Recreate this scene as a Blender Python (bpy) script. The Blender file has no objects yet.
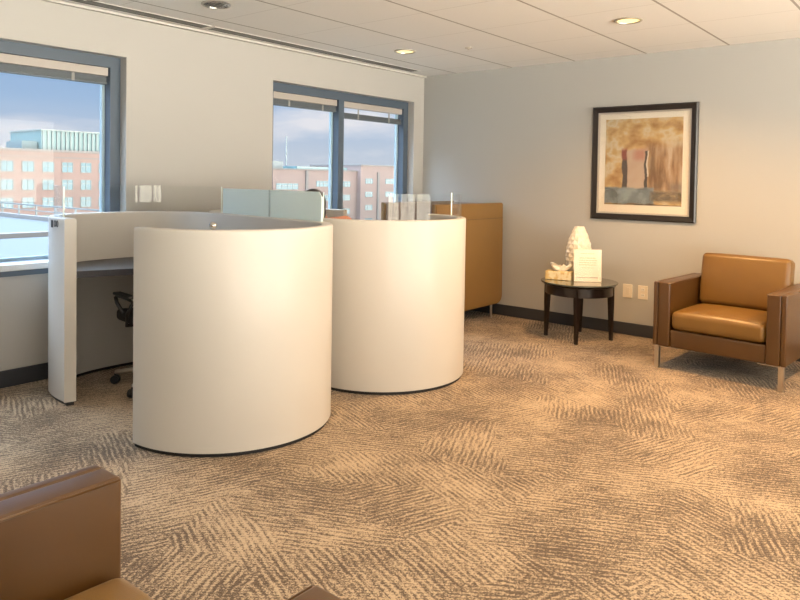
import bpy, bmesh, math, random
from mathutils import Vector, Matrix
random.seed(7)
C = bpy.context.scene.collection
PI = math.pi
S = .92

# ------------------------------------------------------------------ helpers
def new_mat(name):
    m = bpy.data.materials.new(name); m.use_nodes = True
    nt = m.node_tree
    return m, nt, nt.nodes['Principled BSDF']

def mat(name, col, rough=.5, metal=0, bump=0, bscale=200, spec=.5, coat=0, vary=0, vscale=6, coat_rough=.05):
    m, nt, b = new_mat(name)
    b.inputs['Base Color'].default_value = (*col, 1)
    b.inputs['Roughness'].default_value = rough
    b.inputs['Metallic'].default_value = metal
    b.inputs['Specular IOR Level'].default_value = spec
    b.inputs['Coat Weight'].default_value = coat
    b.inputs['Coat Roughness'].default_value = coat_rough
    tc = nt.nodes.new('ShaderNodeTexCoord')
    if bump:
        n = nt.nodes.new('ShaderNodeTexNoise'); n.inputs['Scale'].default_value = bscale; n.inputs['Detail'].default_value = 4
        nt.links.new(tc.outputs['Object'], n.inputs['Vector'])
        bp = nt.nodes.new('ShaderNodeBump'); bp.inputs['Strength'].default_value = bump; bp.inputs['Distance'].default_value = .002
        nt.links.new(n.outputs['Fac'], bp.inputs['Height']); nt.links.new(bp.outputs['Normal'], b.inputs['Normal'])
    if vary:
        n = nt.nodes.new('ShaderNodeTexNoise'); n.inputs['Scale'].default_value = vscale; n.inputs['Detail'].default_value = 5
        nt.links.new(tc.outputs['Object'], n.inputs['Vector'])
        mx = nt.nodes.new('ShaderNodeMix'); mx.data_type = 'RGBA'
        mx.inputs[6].default_value = (*[c*(1-vary) for c in col], 1); mx.inputs[7].default_value = (*[min(1, c*(1+vary)) for c in col], 1)
        nt.links.new(n.outputs['Fac'], mx.inputs[0]); nt.links.new(mx.outputs[2], b.inputs['Base Color'])
    return m

def emit(name, col, s):
    m, nt, b = new_mat(name)
    b.inputs['Base Color'].default_value = (.8, .8, .8, 1)
    b.inputs['Emission Color'].default_value = (*col, 1); b.inputs['Emission Strength'].default_value = s
    return m

def glass(name, tint=(1, 1, 1), refl=1.0, edge=0.0):
    m = bpy.data.materials.new(name); m.use_nodes = True; nt = m.node_tree; nt.nodes.clear()
    o = nt.nodes.new('ShaderNodeOutputMaterial'); t = nt.nodes.new('ShaderNodeBsdfTransparent'); t.inputs[0].default_value = (*tint, 1)
    g = nt.nodes.new('ShaderNodeBsdfGlossy'); g.inputs['Roughness'].default_value = .01
    f = nt.nodes.new('ShaderNodeLayerWeight'); f.inputs[0].default_value = .5
    pw = nt.nodes.new('ShaderNodeMath'); pw.operation = 'POWER'; pw.inputs[1].default_value = 5; nt.links.new(f.outputs['Facing'], pw.inputs[0])
    k = nt.nodes.new('ShaderNodeMath'); k.operation = 'MULTIPLY_ADD'; k.inputs[1].default_value = .9*refl; k.inputs[2].default_value = .035*refl; k.use_clamp = True
    mx = nt.nodes.new('ShaderNodeMixShader')
    nt.links.new(pw.outputs[0], k.inputs[0]); nt.links.new(k.outputs[0], mx.inputs[0])
    nt.links.new(t.outputs[0], mx.inputs[1]); nt.links.new(g.outputs[0], mx.inputs[2]); nt.links.new(mx.outputs[0], o.inputs[0])
    return m

def obj(name, bm, m, parent=None, smooth=False, loc=(0, 0, 0), angle=None):
    me = bpy.data.meshes.new(name); bm.normal_update(); bm.to_mesh(me); bm.free()
    for x in (m if isinstance(m, (list, tuple)) else [m]): me.materials.append(x)
    if smooth:
        for p in me.polygons: p.use_smooth = True
        if angle: me.set_sharp_from_angle(angle=math.radians(angle))
    o = bpy.data.objects.new(name, me); C.objects.link(o); o.location = loc
    if parent: o.parent = parent
    return o

def tag(o, label=None, cat=None, group=None, kind=None):
    if label: o['label'] = label
    if cat: o['category'] = cat
    if group: o['group'] = group
    if kind: o['kind'] = kind
    return o

def thing(name, label, cat, loc=(0, 0, 0), rz=0, group=None, kind=None):
    o = bpy.data.objects.new(name, None); C.objects.link(o); o.empty_display_size = .1
    o.location = loc; o.rotation_euler = (0, 0, rz)
    return tag(o, label, cat, group, kind)

def struct(name, bm, m, label=None, parent=None, smooth=False):
    o = obj(name, bm, m, parent, smooth)
    if not parent:
        o['kind'] = 'structure'
        if label: o['label'] = label
    return o

def dup(root, loc, rz, label=None, group=None):
    r = root.copy(); C.objects.link(r); r.location = loc; r.rotation_euler = (0, 0, rz)
    if label: r['label'] = label
    if group: r['group'] = group
    for ch in list(root.children):
        c = ch.copy(); C.objects.link(c); c.parent = r
        for g in list(ch.children):
            d = g.copy(); C.objects.link(d); d.parent = c
    return r

def box(bm, x0, x1, y0, y1, z0, z1, mi=0):
    vs = [bm.verts.new(p) for p in ((x0, y0, z0), (x1, y0, z0), (x1, y1, z0), (x0, y1, z0), (x0, y0, z1), (x1, y0, z1), (x1, y1, z1), (x0, y1, z1))]
    for f in ((0, 3, 2, 1), (4, 5, 6, 7), (0, 1, 5, 4), (1, 2, 6, 5), (2, 3, 7, 6), (3, 0, 4, 7)):
        bm.faces.new([vs[i] for i in f]).material_index = mi
    return vs

def bx(*a):
    bm = bmesh.new(); box(bm, *a); return bm

def rbox(x0, x1, y0, y1, z0, z1, r=.01, k=3, n=2, fn=None, bm=None):
    """rounded box with n inner subdivisions; fn displaces the points"""
    bm = bm or bmesh.new()
    c = Vector(((x0+x1)/2, (y0+y1)/2, (z0+z1)/2)); h = Vector(((x1-x0)/2, (y1-y0)/2, (z1-z0)/2))
    r = min(r, min(h)*.98)
    def ax(H):
        a = [-H + r*(1-math.cos(i/k*PI/2)) if False else -H + r*i/k for i in range(k+1)]
        mid = [(-H+r) + (2*(H-r))*i/n for i in range(1, n)]
        b = [-v for v in a[::-1]]
        return a+mid+b
    A = [ax(h[i]) for i in range(3)]
    cache = {}
    def vert(q):
        key = tuple(round(v, 6) for v in q)
        if key in cache: return cache[key]
        q = Vector(q)
        inn = Vector([max(-(h[i]-r), min(h[i]-r, q[i])) for i in range(3)])
        d = q-inn
        # spread samples evenly over the rounded edge
        d = Vector([math.tan(max(-1, min(1, v/r))*PI/4) if r > 0 else 0 for v in d])
        if d.length > 0: d = d.normalized()*r
        p = inn+d
        if fn: p = Vector(fn(p, h))
        v = bm.verts.new(p+c); cache[key] = v
        return v
    for axis in range(3):
        u, w = [(1, 2), (2, 0), (0, 1)][axis]
        for s in (-1, 1):
            for i in range(len(A[u])-1):
                for j in range(len(A[w])-1):
                    qs = []
                    for (a, b) in ((i, j), (i+1, j), (i+1, j+1), (i, j+1)):
                        q = [0, 0, 0]; q[axis] = s*h[axis]; q[u] = A[u][a]; q[w] = A[w][b]; qs.append(vert(q))
                    if s < 0: qs = qs[::-1]
                    try: bm.faces.new(qs)
                    except ValueError: pass
    return bm

def tube(bm, pts, r, n=12, caps=True):
    pts = [Vector(p) for p in pts]; rs = r if isinstance(r, (list, tuple)) else [r]*len(pts)
    rings = []; prev = None
    for i, p in enumerate(pts):
        t = (pts[min(i+1, len(pts)-1)]-pts[max(i-1, 0)]).normalized()
        if prev is None:
            a = Vector((0, 0, 1)) if abs(t.z) < .9 else Vector((1, 0, 0))
            u = t.cross(a).normalized()
        else:
            u = (prev-t*prev.dot(t)).normalized()
        prev = u; w = t.cross(u)
        rings.append([bm.verts.new(p+(u*math.cos(2*PI*k/n)+w*math.sin(2*PI*k/n))*rs[i]) for k in range(n)])
    for a, b in zip(rings, rings[1:]):
        for k in range(n): bm.faces.new((a[k], a[(k+1) % n], b[(k+1) % n], b[k]))
    if caps:
        bm.faces.new(rings[0][::-1]); bm.faces.new(rings[-1])

def lathe(bm, prof, n=32, c=(0, 0), mi=0, close=False):
    rings = []
    for r, z in prof:
        if r < 1e-6: rings.append([bm.verts.new((c[0], c[1], z))])
        else: rings.append([bm.verts.new((c[0]+r*math.cos(2*PI*k/n), c[1]+r*math.sin(2*PI*k/n), z)) for k in range(n)])
    pairs = list(zip(rings, rings[1:]))
    if close: pairs.append((rings[-1], rings[0]))
    for a, b in pairs:
        for k in range(n):
            k2 = (k+1) % n
            if len(a) == 1 and len(b) == 1: continue
            if len(a) == 1: f = (a[0], b[k2], b[k])
            elif len(b) == 1: f = (a[k], a[k2], b[0])
            else: f = (a[k], a[k2], b[k2], b[k])
            bm.faces.new(f).material_index = mi

def prism(bm, poly, z0, z1, mi=0):
    a = [bm.verts.new((x, y, z0)) for x, y in poly]; b = [bm.verts.new((x, y, z1)) for x, y in poly]
    n = len(poly)
    bm.faces.new(a[::-1]).material_index = mi; bm.faces.new(b).material_index = mi
    for k in range(n): bm.faces.new((a[k], a[(k+1) % n], b[(k+1) % n], b[k])).material_index = mi

def resample(path, step):
    P = [Vector(p) for p in path]; L = [0]
    for a, b in zip(P, P[1:]): L.append(L[-1]+(b-a).length)
    n = max(2, int(L[-1]/step)); out = []; j = 0
    for i in range(n+1):
        s = L[-1]*i/n
        while j < len(L)-2 and L[j+1] < s: j += 1
        t = (s-L[j])/max(1e-9, L[j+1]-L[j]); out.append(P[j].lerp(P[j+1], t))
    return out

def sweep2d(path, section, side=1, bm=None):
    """sweep closed (d, z) section along a plan path; d is measured to the side of the path; returns bmesh"""
    bm = bm or bmesh.new(); n = len(path); rings = []
    for i, p in enumerate(path):
        t = (path[min(i+1, n-1)]-path[max(i-1, 0)]).normalized()
        nr = Vector((t.y, -t.x))*side
        rings.append([bm.verts.new((p.x+nr.x*d, p.y+nr.y*d, z)) for d, z in section])
    m = len(section)
    for a, b in zip(rings, rings[1:]):
        for k in range(m): bm.faces.new((a[k], a[(k+1) % m], b[(k+1) % m], b[k]))
    bm.faces.new(rings[0][::-1]); bm.faces.new(rings[-1])
    bmesh.ops.recalc_face_normals(bm, faces=bm.faces)
    return bm

def rounded_section(d0, d1, z0, z1, r=.012, k=4):
    s = [(d0, z0), (d1, z0)]
    for i in range(k+1):
        a = i/k*PI/2; s.append((d1-r+r*math.cos(a), z1-r+r*math.sin(a)))
    for i in range(k+1):
        a = PI/2+i/k*PI/2; s.append((d0+r+r*math.cos(a), z1-r+r*math.sin(a)))
    return s

# ------------------------------------------------------------------ materials
H = 2.549
def carpet_mat():
    m, nt, b = new_mat('carpet'); N = nt.nodes.new; L = nt.links.new
    b.inputs['Roughness'].default_value = .95; b.inputs['Specular IOR Level'].default_value = .1
    b.inputs['Sheen Weight'].default_value = .15
    tc = N('ShaderNodeTexCoord')
    def noise(scale, detail=3, vec=None, rough=.5):
        n = N('ShaderNodeTexNoise'); n.inputs['Scale'].default_value = scale; n.inputs['Detail'].default_value = detail
        n.inputs['Roughness'].default_value = rough
        L(vec or tc.outputs['Object'], n.inputs['Vector']); return n
    def math_(op, a, bb=None, clamp=False):
        n = N('ShaderNodeMath'); n.operation = op; n.use_clamp = clamp
        for i, v in enumerate((a, bb)):
            if v is None: continue
            if isinstance(v, (int, float)): n.inputs[i].default_value = v
            else: L(v, n.inputs[i])
        return n.outputs[0]
    # patches of parallel dashes, each patch with its own direction
    wob = noise(1.6, 2)
    addv = N('ShaderNodeVectorMath'); addv.operation = 'MULTIPLY_ADD'
    L(wob.outputs['Color'], addv.inputs[0]); addv.inputs[1].default_value = (.5, .5, 0); L(tc.outputs['Object'], addv.inputs[2])
    vo = N('ShaderNodeTexVoronoi'); vo.inputs['Scale'].default_value = 2.3; vo.inputs['Randomness'].default_value = .9
    L(addv.outputs[0], vo.inputs['Vector'])
    sep = N('ShaderNodeSeparateColor'); L(vo.outputs['Color'], sep.inputs[0])
    st = math_('FLOOR', math_('MULTIPLY', sep.outputs[0], 4.0))
    ang = math_('ADD', math_('MULTIPLY', st, PI/4), .35)
    rot = N('ShaderNodeVectorRotate'); rot.rotation_type = 'Z_AXIS'; L(tc.outputs['Object'], rot.inputs['Vector']); L(ang, rot.inputs['Angle'])
    sx = N('ShaderNodeSeparateXYZ'); L(rot.outputs[0], sx.inputs[0])
    dn = noise(8, 3)
    u = math_('ADD', math_('MULTIPLY', sx.outputs[0], 2*PI/.027), math_('MULTIPLY', dn.outputs['Fac'], 8.0))
    w = math_('SINE', u)
    # streak noise, long along the dashes
    mp = N('ShaderNodeMapping'); mp.inputs['Scale'].default_value = (75, 8, 1); L(rot.outputs[0], mp.inputs['Vector'])
    sn = noise(1.0, 3, mp.outputs[0], .6)
    big = noise(2.3, 3)
    grain = noise(170, 2, None, .7)
    mid = noise(70, 3, None, .7)
    # fine woven rows
    rows = math_('SINE', math_('MULTIPLY', math_('ADD', *[N('ShaderNodeSeparateXYZ').outputs[0], 0]) if False else sx.outputs[1], 2*PI/.012))
    v = math_('ADD', math_('MULTIPLY', math_('MULTIPLY', w, noise(7, 2).outputs['Fac']), .34), math_('MULTIPLY', math_('SUBTRACT', sn.outputs['Fac'], .5), 1.5))
    v = math_('ADD', v, math_('MULTIPLY', math_('SUBTRACT', big.outputs['Fac'], .47), 1.25))
    v = math_('ADD', v, math_('MULTIPLY', math_('SUBTRACT', grain.outputs['Fac'], .5), 2.3))
    v = math_('ADD', v, math_('MULTIPLY', math_('SUBTRACT', mid.outputs['Fac'], .5), 1.9))
    sxo = N('ShaderNodeSeparateXYZ'); L(tc.outputs['Object'], sxo.inputs[0])
    wv = math_('SINE', math_('MULTIPLY', math_('ADD', math_('MULTIPLY', sxo.outputs[0], .8), math_('MULTIPLY', sxo.outputs[1], .6)), 2*PI/.016))
    v = math_('ADD', v, math_('MULTIPLY', wv, .10))
    v = math_('ADD', math_('MULTIPLY', v, 1.25), .42, True)
    cr = N('ShaderNodeValToRGB'); L(v, cr.inputs[0])
    e = cr.color_ramp.elements
    e[0].position = .12; e[0].color = (.085, .057, .036, 1)
    e[1].position = .92; e[1].color = (.44, .335, .225, 1)
    k = cr.color_ramp.elements.new(.42); k.color = (.18, .128, .083, 1)
    k = cr.color_ramp.elements.new(.6); k.color = (.32, .24, .162, 1)
    L(cr.outputs[0], b.inputs['Base Color'])
    bp = N('ShaderNodeBump'); bp.inputs['Strength'].default_value = .6; bp.inputs['Distance'].default_value = .006
    L(math_('ADD', grain.outputs['Fac'], math_('MULTIPLY', rows, .1)), bp.inputs['Height']); L(bp.outputs[0], b.inputs['Normal'])
    return m

def ceiling_mat():
    m, nt, b = new_mat('acoustic_tile'); N = nt.nodes.new; L = nt.links.new
    b.inputs['Roughness'].default_value = .95
    tc = N('ShaderNodeTexCoord'); sp = N('ShaderNodeSeparateXYZ'); L(tc.outputs['Object'], sp.inputs[0])
    def M(op, a, bb=None):
        n = N('ShaderNodeMath'); n.operation = op
        for i, v in enumerate((a, bb)):
            if v is None: continue
            if isinstance(v, (int, float)): n.inputs[i].default_value = v
            else: L(v, n.inputs[i])
        return n.outputs[0]
    def line(out, off, per, wid):
        f = M('FRACT', M('DIVIDE', M('ADD', out, off), per))
        d = M('MULTIPLY', M('ABSOLUTE', M('SUBTRACT', f, .5)), per)
        return M('LESS_THAN', M('SUBTRACT', per/2, d), wid)
    l1 = line(sp.outputs[1], 40*.69+.435, .69, .0085)
    l2 = line(sp.outputs[0], 40*.69+.30, .69, .0035)
    no = N('ShaderNodeTexNoise'); no.inputs['Scale'].default_value = 120; no.inputs['Detail'].default_value = 3
    L(tc.outputs['Object'], no.inputs['Vector'])
    m1 = N('ShaderNodeMix'); m1.data_type = 'RGBA'; m1.inputs[6].default_value = (.82, .80, .765, 1); m1.inputs[7].default_value = (.88, .86, .825, 1)
    L(no.outputs['Fac'], m1.inputs[0])
    m2 = N('ShaderNodeMix'); m2.data_type = 'RGBA'; L(M('MULTIPLY', l2, .45), m2.inputs[0]); L(m1.outputs[2], m2.inputs[6]); m2.inputs[7].default_value = (.45, .42, .38, 1)
    m3 = N('ShaderNodeMix'); m3.data_type = 'RGBA'; L(M('MULTIPLY', l1, .85), m3.inputs[0]); L(m2.outputs[2], m3.inputs[6]); m3.inputs[7].default_value = (.34, .30, .26, 1)
    L(m3.outputs[2], b.inputs['Base Color'])
    bp = N('ShaderNodeBump'); bp.inputs['Strength'].default_value = .3; bp.inputs['Distance'].default_value = .004
    L(M('SUBTRACT', M('MULTIPLY', no.outputs['Fac'], .3), M('ADD', l1, l2)), bp.inputs['Height']); L(bp.outputs[0], b.inputs['Normal'])
    return m

M_carpet = carpet_mat(); M_ceil = ceiling_mat()
M_wall = mat('painted_wall_beige', (.445, .428, .405), .7, bump=.05, bscale=300)
M_wall_r = mat('painted_wall_grey', (.42, .415, .40), .6, bump=.05, bscale=300)
M_base = mat('baseboard_charcoal', (.035, .036, .042), .45)
M_frame = mat('window_frame_slate', (.075, .10, .135), .45)
M_sill = mat('sill_white', (.72, .74, .75), .35)
M_glass = glass('window_glass', (.96, .985, .99), .22)
M_blind = mat('blind_headrail_beige', (.42, .38, .35), .5)
M_blind_d = mat('blind_slats_grey', (.11, .13, .15), .5)
M_gloss = mat('gloss_white_laminate', (.585, .562, .525), .38, spec=.35, coat=.12, coat_rough=.12)
M_plinth = mat('plinth_black', (.012, .012, .013), .6)
M_desk = mat('desk_top_grey', (.30, .29, .29), .3, coat=.3)
M_desk_e = mat('desk_edge_dark', (.03, .028, .035), .4)
M_clear = glass('clear_acrylic', (.985, .995, .995), .45); M_holder = glass('sign_holder', (1, 1, 1), .15)
M_edge = mat('polished_glass_edge', (.72, .84, .84), .25)
M_chrome = mat('chrome', (.75, .74, .72), .18, metal=1)
M_steel = mat('brushed_steel', (.62, .58, .52), .32, metal=1)
M_black = mat('black_plastic', (.018, .019, .022), .45)
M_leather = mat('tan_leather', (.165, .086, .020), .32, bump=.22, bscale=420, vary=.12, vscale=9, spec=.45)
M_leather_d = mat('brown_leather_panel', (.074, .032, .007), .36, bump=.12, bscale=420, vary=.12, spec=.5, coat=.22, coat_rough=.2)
M_leather_o = mat('olive_brown_leather', (.215, .120, .036), .42, bump=.15, bscale=420, vary=.06)
M_taupe = mat('taupe_woven_fabric', (.27, .225, .195), .9, bump=.5, bscale=160, vary=.25, vscale=60)
M_wood = mat('espresso_wood', (.011, .006, .005), .3, coat=.15, vary=.3, vscale=30)
M_ceramic = mat('white_ceramic', (.76, .71, .61), .3, coat=.2)
M_paper = mat('paper_cream', (.86, .81, .72), .6)

# ------------------------------------------------------------------ room
X0, Y0 = -9.2, -8.2         # far ends of the room behind the camera
T = .25
struct('floor', bx(X0-T, T, Y0-T, T, -.12, 0), M_carpet, 'carpet with broken diagonal dashes in beige and brown')
struct('ceiling', bx(X0-T, T, Y0-T, T, H, H+.15), M_ceil, 'off white tiled ceiling with thin grooves')
W1 = (-5.50, -3.565); W2 = (-2.187, -.175); ZS, ZT = .785, 2.246
bm = bmesh.new()
box(bm, X0-T, W1[0], 0, T, 0, H)
box(bm, W1[1], W2[0], 0, T, 0, H)
box(bm, W2[1], T, 0, T, 0, H)
for a, b_ in (W1, W2):
    box(bm, a, b_, 0, T, 0, ZS); box(bm, a, b_, 0, T, ZT, H)
struct('wall_left', bm, M_wall, 'beige window wall')
struct('wall_right', bx(0, T, Y0-T, 0, 0, H), M_wall_r, 'grey painted wall behind the picture')
struct('wall_back', bx(X0-T, X0, Y0-T, 0, 0, H), M_wall)
FO = [(-9.0, -6.2), (-5.95, -3.15), (-2.9, -.1)]; FS, FT = .25, 2.45  # openings added in the unseen wall to let fill light in
bm = bmesh.new(); box(bm, X0, 0, Y0-T, Y0, 0, FS); box(bm, X0, 0, Y0-T, Y0, FT, H); xx = X0
for a, b_ in FO+[(0, 0)]: box(bm, xx, a, Y0-T, Y0, FS, FT); xx = b_
struct('wall_front', bm, M_wall)
for k, (a, b_) in enumerate(FO):
    root = bpy.data.objects.new('window_%d' % (k+3), None); C.objects.link(root); root['kind'] = 'structure'  # added windows behind the camera, there to brighten the room
    bm = bmesh.new(); mid = (a+b_)/2; ya, yb = Y0-.2, Y0-.1
    for x in (a, mid-.035, b_-.07): box(bm, x, x+.07, ya, yb, FS, FT)
    for p, q in ((a+.07, mid-.035), (mid+.035, b_-.07)):
        box(bm, p, q, ya, yb, FS, FS+.07); box(bm, p, q, ya, yb, FT-.07, FT)
        obj('pane', bx(p, q, Y0-.153, Y0-.147, FS+.07, FT-.07), M_glass, root)
    obj('frame', bm, M_frame, root)
struct('baseboard_left', rbox(X0, -.014, -.014, -.0005, .001, .112, .004), M_base)
struct('baseboard_right', rbox(-.014, -.0005, Y0, -.0005, .001, .112, .004), M_base)
# painted drywall strip that meets the ceiling over the windows
struct('trim_1', bx(X0, -.001, -.035, -.0005, H-.018, H-.0005), mat('trim_white', (.52, .50, .47), .6))

# windows
def window(n, x0, x1, mull):
    root = bpy.data.objects.new('window_%d' % n, None); C.objects.link(root); root['kind'] = 'structure'
    root['label'] = 'slate framed window %s' % ('at the left edge' if n == 1 else 'near the room corner')
    fw, ya, yb = .078, .085, .205
    bm = bmesh.new()
    box(bm, x0, x0+fw, ya, yb, ZS, ZT); box(bm, x1-fw, x1, ya, yb, ZS, ZT)
    box(bm, x0+fw, x1-fw, ya, yb, ZT-fw, ZT); box(bm, x0+fw, x1-fw, ya, yb, ZS, ZS+.012)
    obj('frame', bm, M_frame, root)
    obj('mullion', bx(mull-.038, mull+.038, ya, yb, ZS+.012, ZT-fw), M_frame, root)
    for a, b_ in ((x0+fw, mull-.038), (mull+.038, x1-fw)):
        bm = bmesh.new()
        za, zb, w = ZS+.012, ZT-fw, .022
        box(bm, a, a+w, .165, .195, za, zb); box(bm, b_-w, b_, .165, .195, za, zb)
        box(bm, a+w, b_-w, .165, .195, za, za+w); box(bm, a+w, b_-w, .165, .195, zb-w, zb)
        obj('sash', bm, mat('sash_skylit_blue', (.36, .47, .53), .4), root)  # pale blue holds the sky light on the jamb
        obj('pane', bx(a+w, b_-w, .178, .184, za+w, zb-w), M_glass, root)
    obj('window_sill', rbox(x0-.0, x1+.0, -.035, .0845, ZS-.03, ZS+.012, .006), M_sill, root)
    obj('sill_dark_strip', bx(x0, x1, -.022, -.0005, ZS-.066, ZS-.031), M_frame, root)  # dark slate strip directly below the sill
    return root
mull1 = W1[0]+(W1[1]-W1[0])*.38; mull2 = -1.235
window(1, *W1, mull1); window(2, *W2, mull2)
def blind(a, b_, lab, drop=0):
    r = thing('window_blind', lab, 'blind', ((a+b_)/2, .13, ZT-.078), 0, 'raised window blinds')
    w = (b_-a)/2-.008
    obj('headrail', rbox(-w, w, -.03, .03, -.062, -.002, .004), M_blind, r)
    bm = bmesh.new()
    for k in range(9): box(bm, -w+.01, w-.01, -.024, .024, -.066-drop-k*.0046-.0034, -.066-drop-k*.0046)
    obj('slat_stack', bm, M_blind_d, r)
    obj('bottom_rail', rbox(-w+.005, w-.005, -.026, .026, -.122-drop, -.108-drop, .003), M_blind_d, r)
    for s in (-.55, .5):
        obj('ladder_tape', bx(s*w*1.0, s*w+.022, -.0275, -.0265, -.122-drop, -.064), mat('tape_grey', (.30, .30, .29), .7), r)
    return r
blind(mull1+.038, W1[1]-.078, 'raised grey blind at the top of the left window')
blind(W1[0]+.078, mull1-.038, 'raised grey blind on the narrow sash of the left window')
blind(W2[0]+.078, mull2-.038, 'raised grey blind on the left sash of the corner window')
blind(mull2+.038, W2[1]-.078, 'blind let down a little on the right sash of the corner window', .05)

# linear slot diffusers in the ceiling along the window wall
M_slot = mat('slot_grey', (.13, .125, .12), .6); M_white = mat('white_metal', (.74, .72, .68), .4)
def slot(x0, x1, lab):
    r = thing('ceiling_air_vent', lab, 'air vent', ((x0+x1)/2, -.155, H), 0, 'slot diffusers along the window wall')
    w = (x1-x0)/2
    bm = bmesh.new(); box(bm, -w, w, -.068, -.058, -.004, -.0005); box(bm, -w, w, .058, .068, -.004, -.0005)
    box(bm, -w, -w+.012, -.058, .058, -.004, -.0005); box(bm, w-.012, w, -.058, .058, -.004, -.0005)
    obj('flange', bm, M_white, r)
    bm = bmesh.new(); box(bm, -w+.012, w-.012, -.058, .058, -.0022, -.0006)
    obj('backing', bm, M_slot, r)
    for y in (-.014, .014):
        obj('blade', bx(-w+.012, w-.012, y-.003, y+.003, -.004, -.0023), mat('blade_grey', (.19, .185, .175), .5), r)
slot(-2.96, -.36, 'long grey slot diffuser in the ceiling above the corner window')
slot(-5.9, -2.99, 'grey slot diffuser in the ceiling above the left window')

# recessed ceiling lights
M_trim = mat('downlight_trim', (.50, .45, .38), .3, metal=.6)
M_lamp_on = emit('lamp_lens_warm', (1.0, .78, .28), 1.1)
M_refl = mat('downlight_reflector', (.55, .55, .55), .15, metal=1)
M_lamp_off = mat('lamp_lens_off', (.25, .25, .25), .3)
def downlight(x, y, on, lab, power=60, col=(1, .80, .55)):
    r = thing('recessed_ceiling_light', lab, 'ceiling light', (x, y, H), 0, 'recessed ceiling lights')
    bm = bmesh.new(); lathe(bm, [(.098, -.0005), (.098, -.008), (.092, -.012), (.080, -.010), (.078, -.0005)], 40)
    obj('trim_ring', bm, M_trim if on else M_refl, r, True, angle=50)
    if on:
        bm = bmesh.new(); lathe(bm, [(0, -.006), (.05, -.006), (.0785, -.0045), (.0785, -.0006), (0, -.0006)], 40)
        obj('lens', bm, M_lamp_on, r)
        l = bpy.data.lights.new('downlight_lamp', 'SPOT'); l.energy = power; l.color = col; l.spot_size = math.radians(150); l.spot_blend = .8
        l.shadow_soft_size = .09
        o = bpy.data.objects.new('downlight_lamp', l); C.objects.link(o); o.parent = r; o.location = (0, 0, -.03)
    else:
        bm = bmesh.new(); lathe(bm, [(0, -.0007), (.079, -.0007), (.079, -.004), (0, -.002)], 40)
        obj('reflector', bm, M_lamp_off, r)
        bm = bmesh.new()
        for k in (-.05, -.018, .018, .05): box(bm, -.06, .06, k-.005, k+.005, -.011, -.0045)
        obj('louver', bm, M_refl, r)
    return r
warm = (1.0, .74, .44)
downlight(-1.327, -.796, True, 'lit yellow ceiling light nearest the room corner', 22, warm)
downlight(-1.346, -2.862, True, 'lit yellow ceiling light above the picture wall', 250, (1, .57, .22))
downlight(-3.38, -.82, False, 'unlit louvered ceiling light above the two pods')
downlight(-4.02, -.30, False, 'unlit ceiling light at the top edge above the left window')
downlight(-1.35, -4.93, True, 'lit ceiling light over the tan armchair', 320, (1, .55, .20))
downlight(-3.38, -2.88, True, 'lit ceiling light over the open carpet', 85, (1, .68, .38))
downlight(-3.4, -4.93, True, 'added unseen ceiling light behind the viewer over the carpet', 140, (1, .70, .40))  # out of view, added to lift the room brightness
downlight(-5.43, -2.9, True, 'lit ceiling light above the near armchair', 35, (1, .90, .75))
downlight(-5.43, -4.95, True, 'added unseen ceiling light above the viewer', 60, (1, .86, .68))  # this lamp and those below are added out of view for brightness
downlight(-5.43, -6.98, True, 'added unseen ceiling light at the back of the room', 60, (1, .86, .68))
downlight(-3.4, -6.98, True, 'added unseen ceiling light at the back right of the room', 60, (1, .86, .68))
downlight(-7.5, -4.95, True, 'added unseen ceiling light at the far left of the room behind', 60, (1, .9, .75))

# sprinkler cover plate
r = thing('ceiling_sprinkler', 'small round sprinkler cover in the ceiling between the two lit lights', 'sprinkler', (-1.14, -1.36, H))
bm = bmesh.new(); lathe(bm, [(0, -.010), (.028, -.010), (.032, -.006), (.032, -.0005), (0, -.0005)], 24)
obj('cover_plate', bm, mat('sprinkler_grey', (.55, .50, .44), .4), r, True, angle=40)
bm = bmesh.new(); lathe(bm, [(0, -.020), (.009, -.018), (.011, -.0105), (0, -.0105)], 16); obj('deflector', bm, M_steel, r, True)

# ------------------------------------------------------------------ pods
CX, CY, R_ = -3.786, -1.532, .588
RCX, RCY, RA, RB, RN = -3.713, -.640, .596, .622, 2.5
WT, RIM = .066, 1.122
def pod_outline():
    p = [(-4.316, -.655), (RCX-RA, RCY)]
    for i in range(1, 60):
        a = PI-PI*i/60
        c, s = math.cos(a), math.sin(a)
        p.append((RCX+RA*math.copysign(abs(c)**(2/RN), c), RCY+RB*abs(s)**(2/RN)))
    xr = RCX+RA
    for i in range(0, 21):
        t = i/20; e = t*t*(3-2*t)
        p.append((xr+(CX+R_-xr)*e, RCY+(CY-RCY)*t))
    for i in range(1, 61):
        a = -PI*i/60
        p.append((CX+R_*math.cos(a), CY+R_*math.sin(a)))
    return resample(p, .022)
OUT = pod_outline()
def sub_path(f0, f1):
    n = len(OUT); return OUT[int(n*f0):int(n*f1)+1]
def index_near(x, y):
    return min(range(len(OUT)), key=lambda i: (OUT[i]-Vector((x, y))).length)

def glass_strip(name, path, z0, z1, parent, thick=.010, off=.036, m=None, edge=None):
    bm = sweep2d(path, [(off-thick/2, z0), (off+thick/2, z0), (off+thick/2, z1), (off-thick/2, z1)])
    for f in bm.faces:
        nz = abs(f.normal.z)
        if nz > .7 and f.calc_center_median().z > z0+.01: f.material_index = 1
    bm.faces.ensure_lookup_table()
    bm.faces[-1].material_index = 1; bm.faces[-2].material_index = 1
    return obj(name, bm, [m or M_clear, edge or M_edge], parent, True, angle=40)

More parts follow.
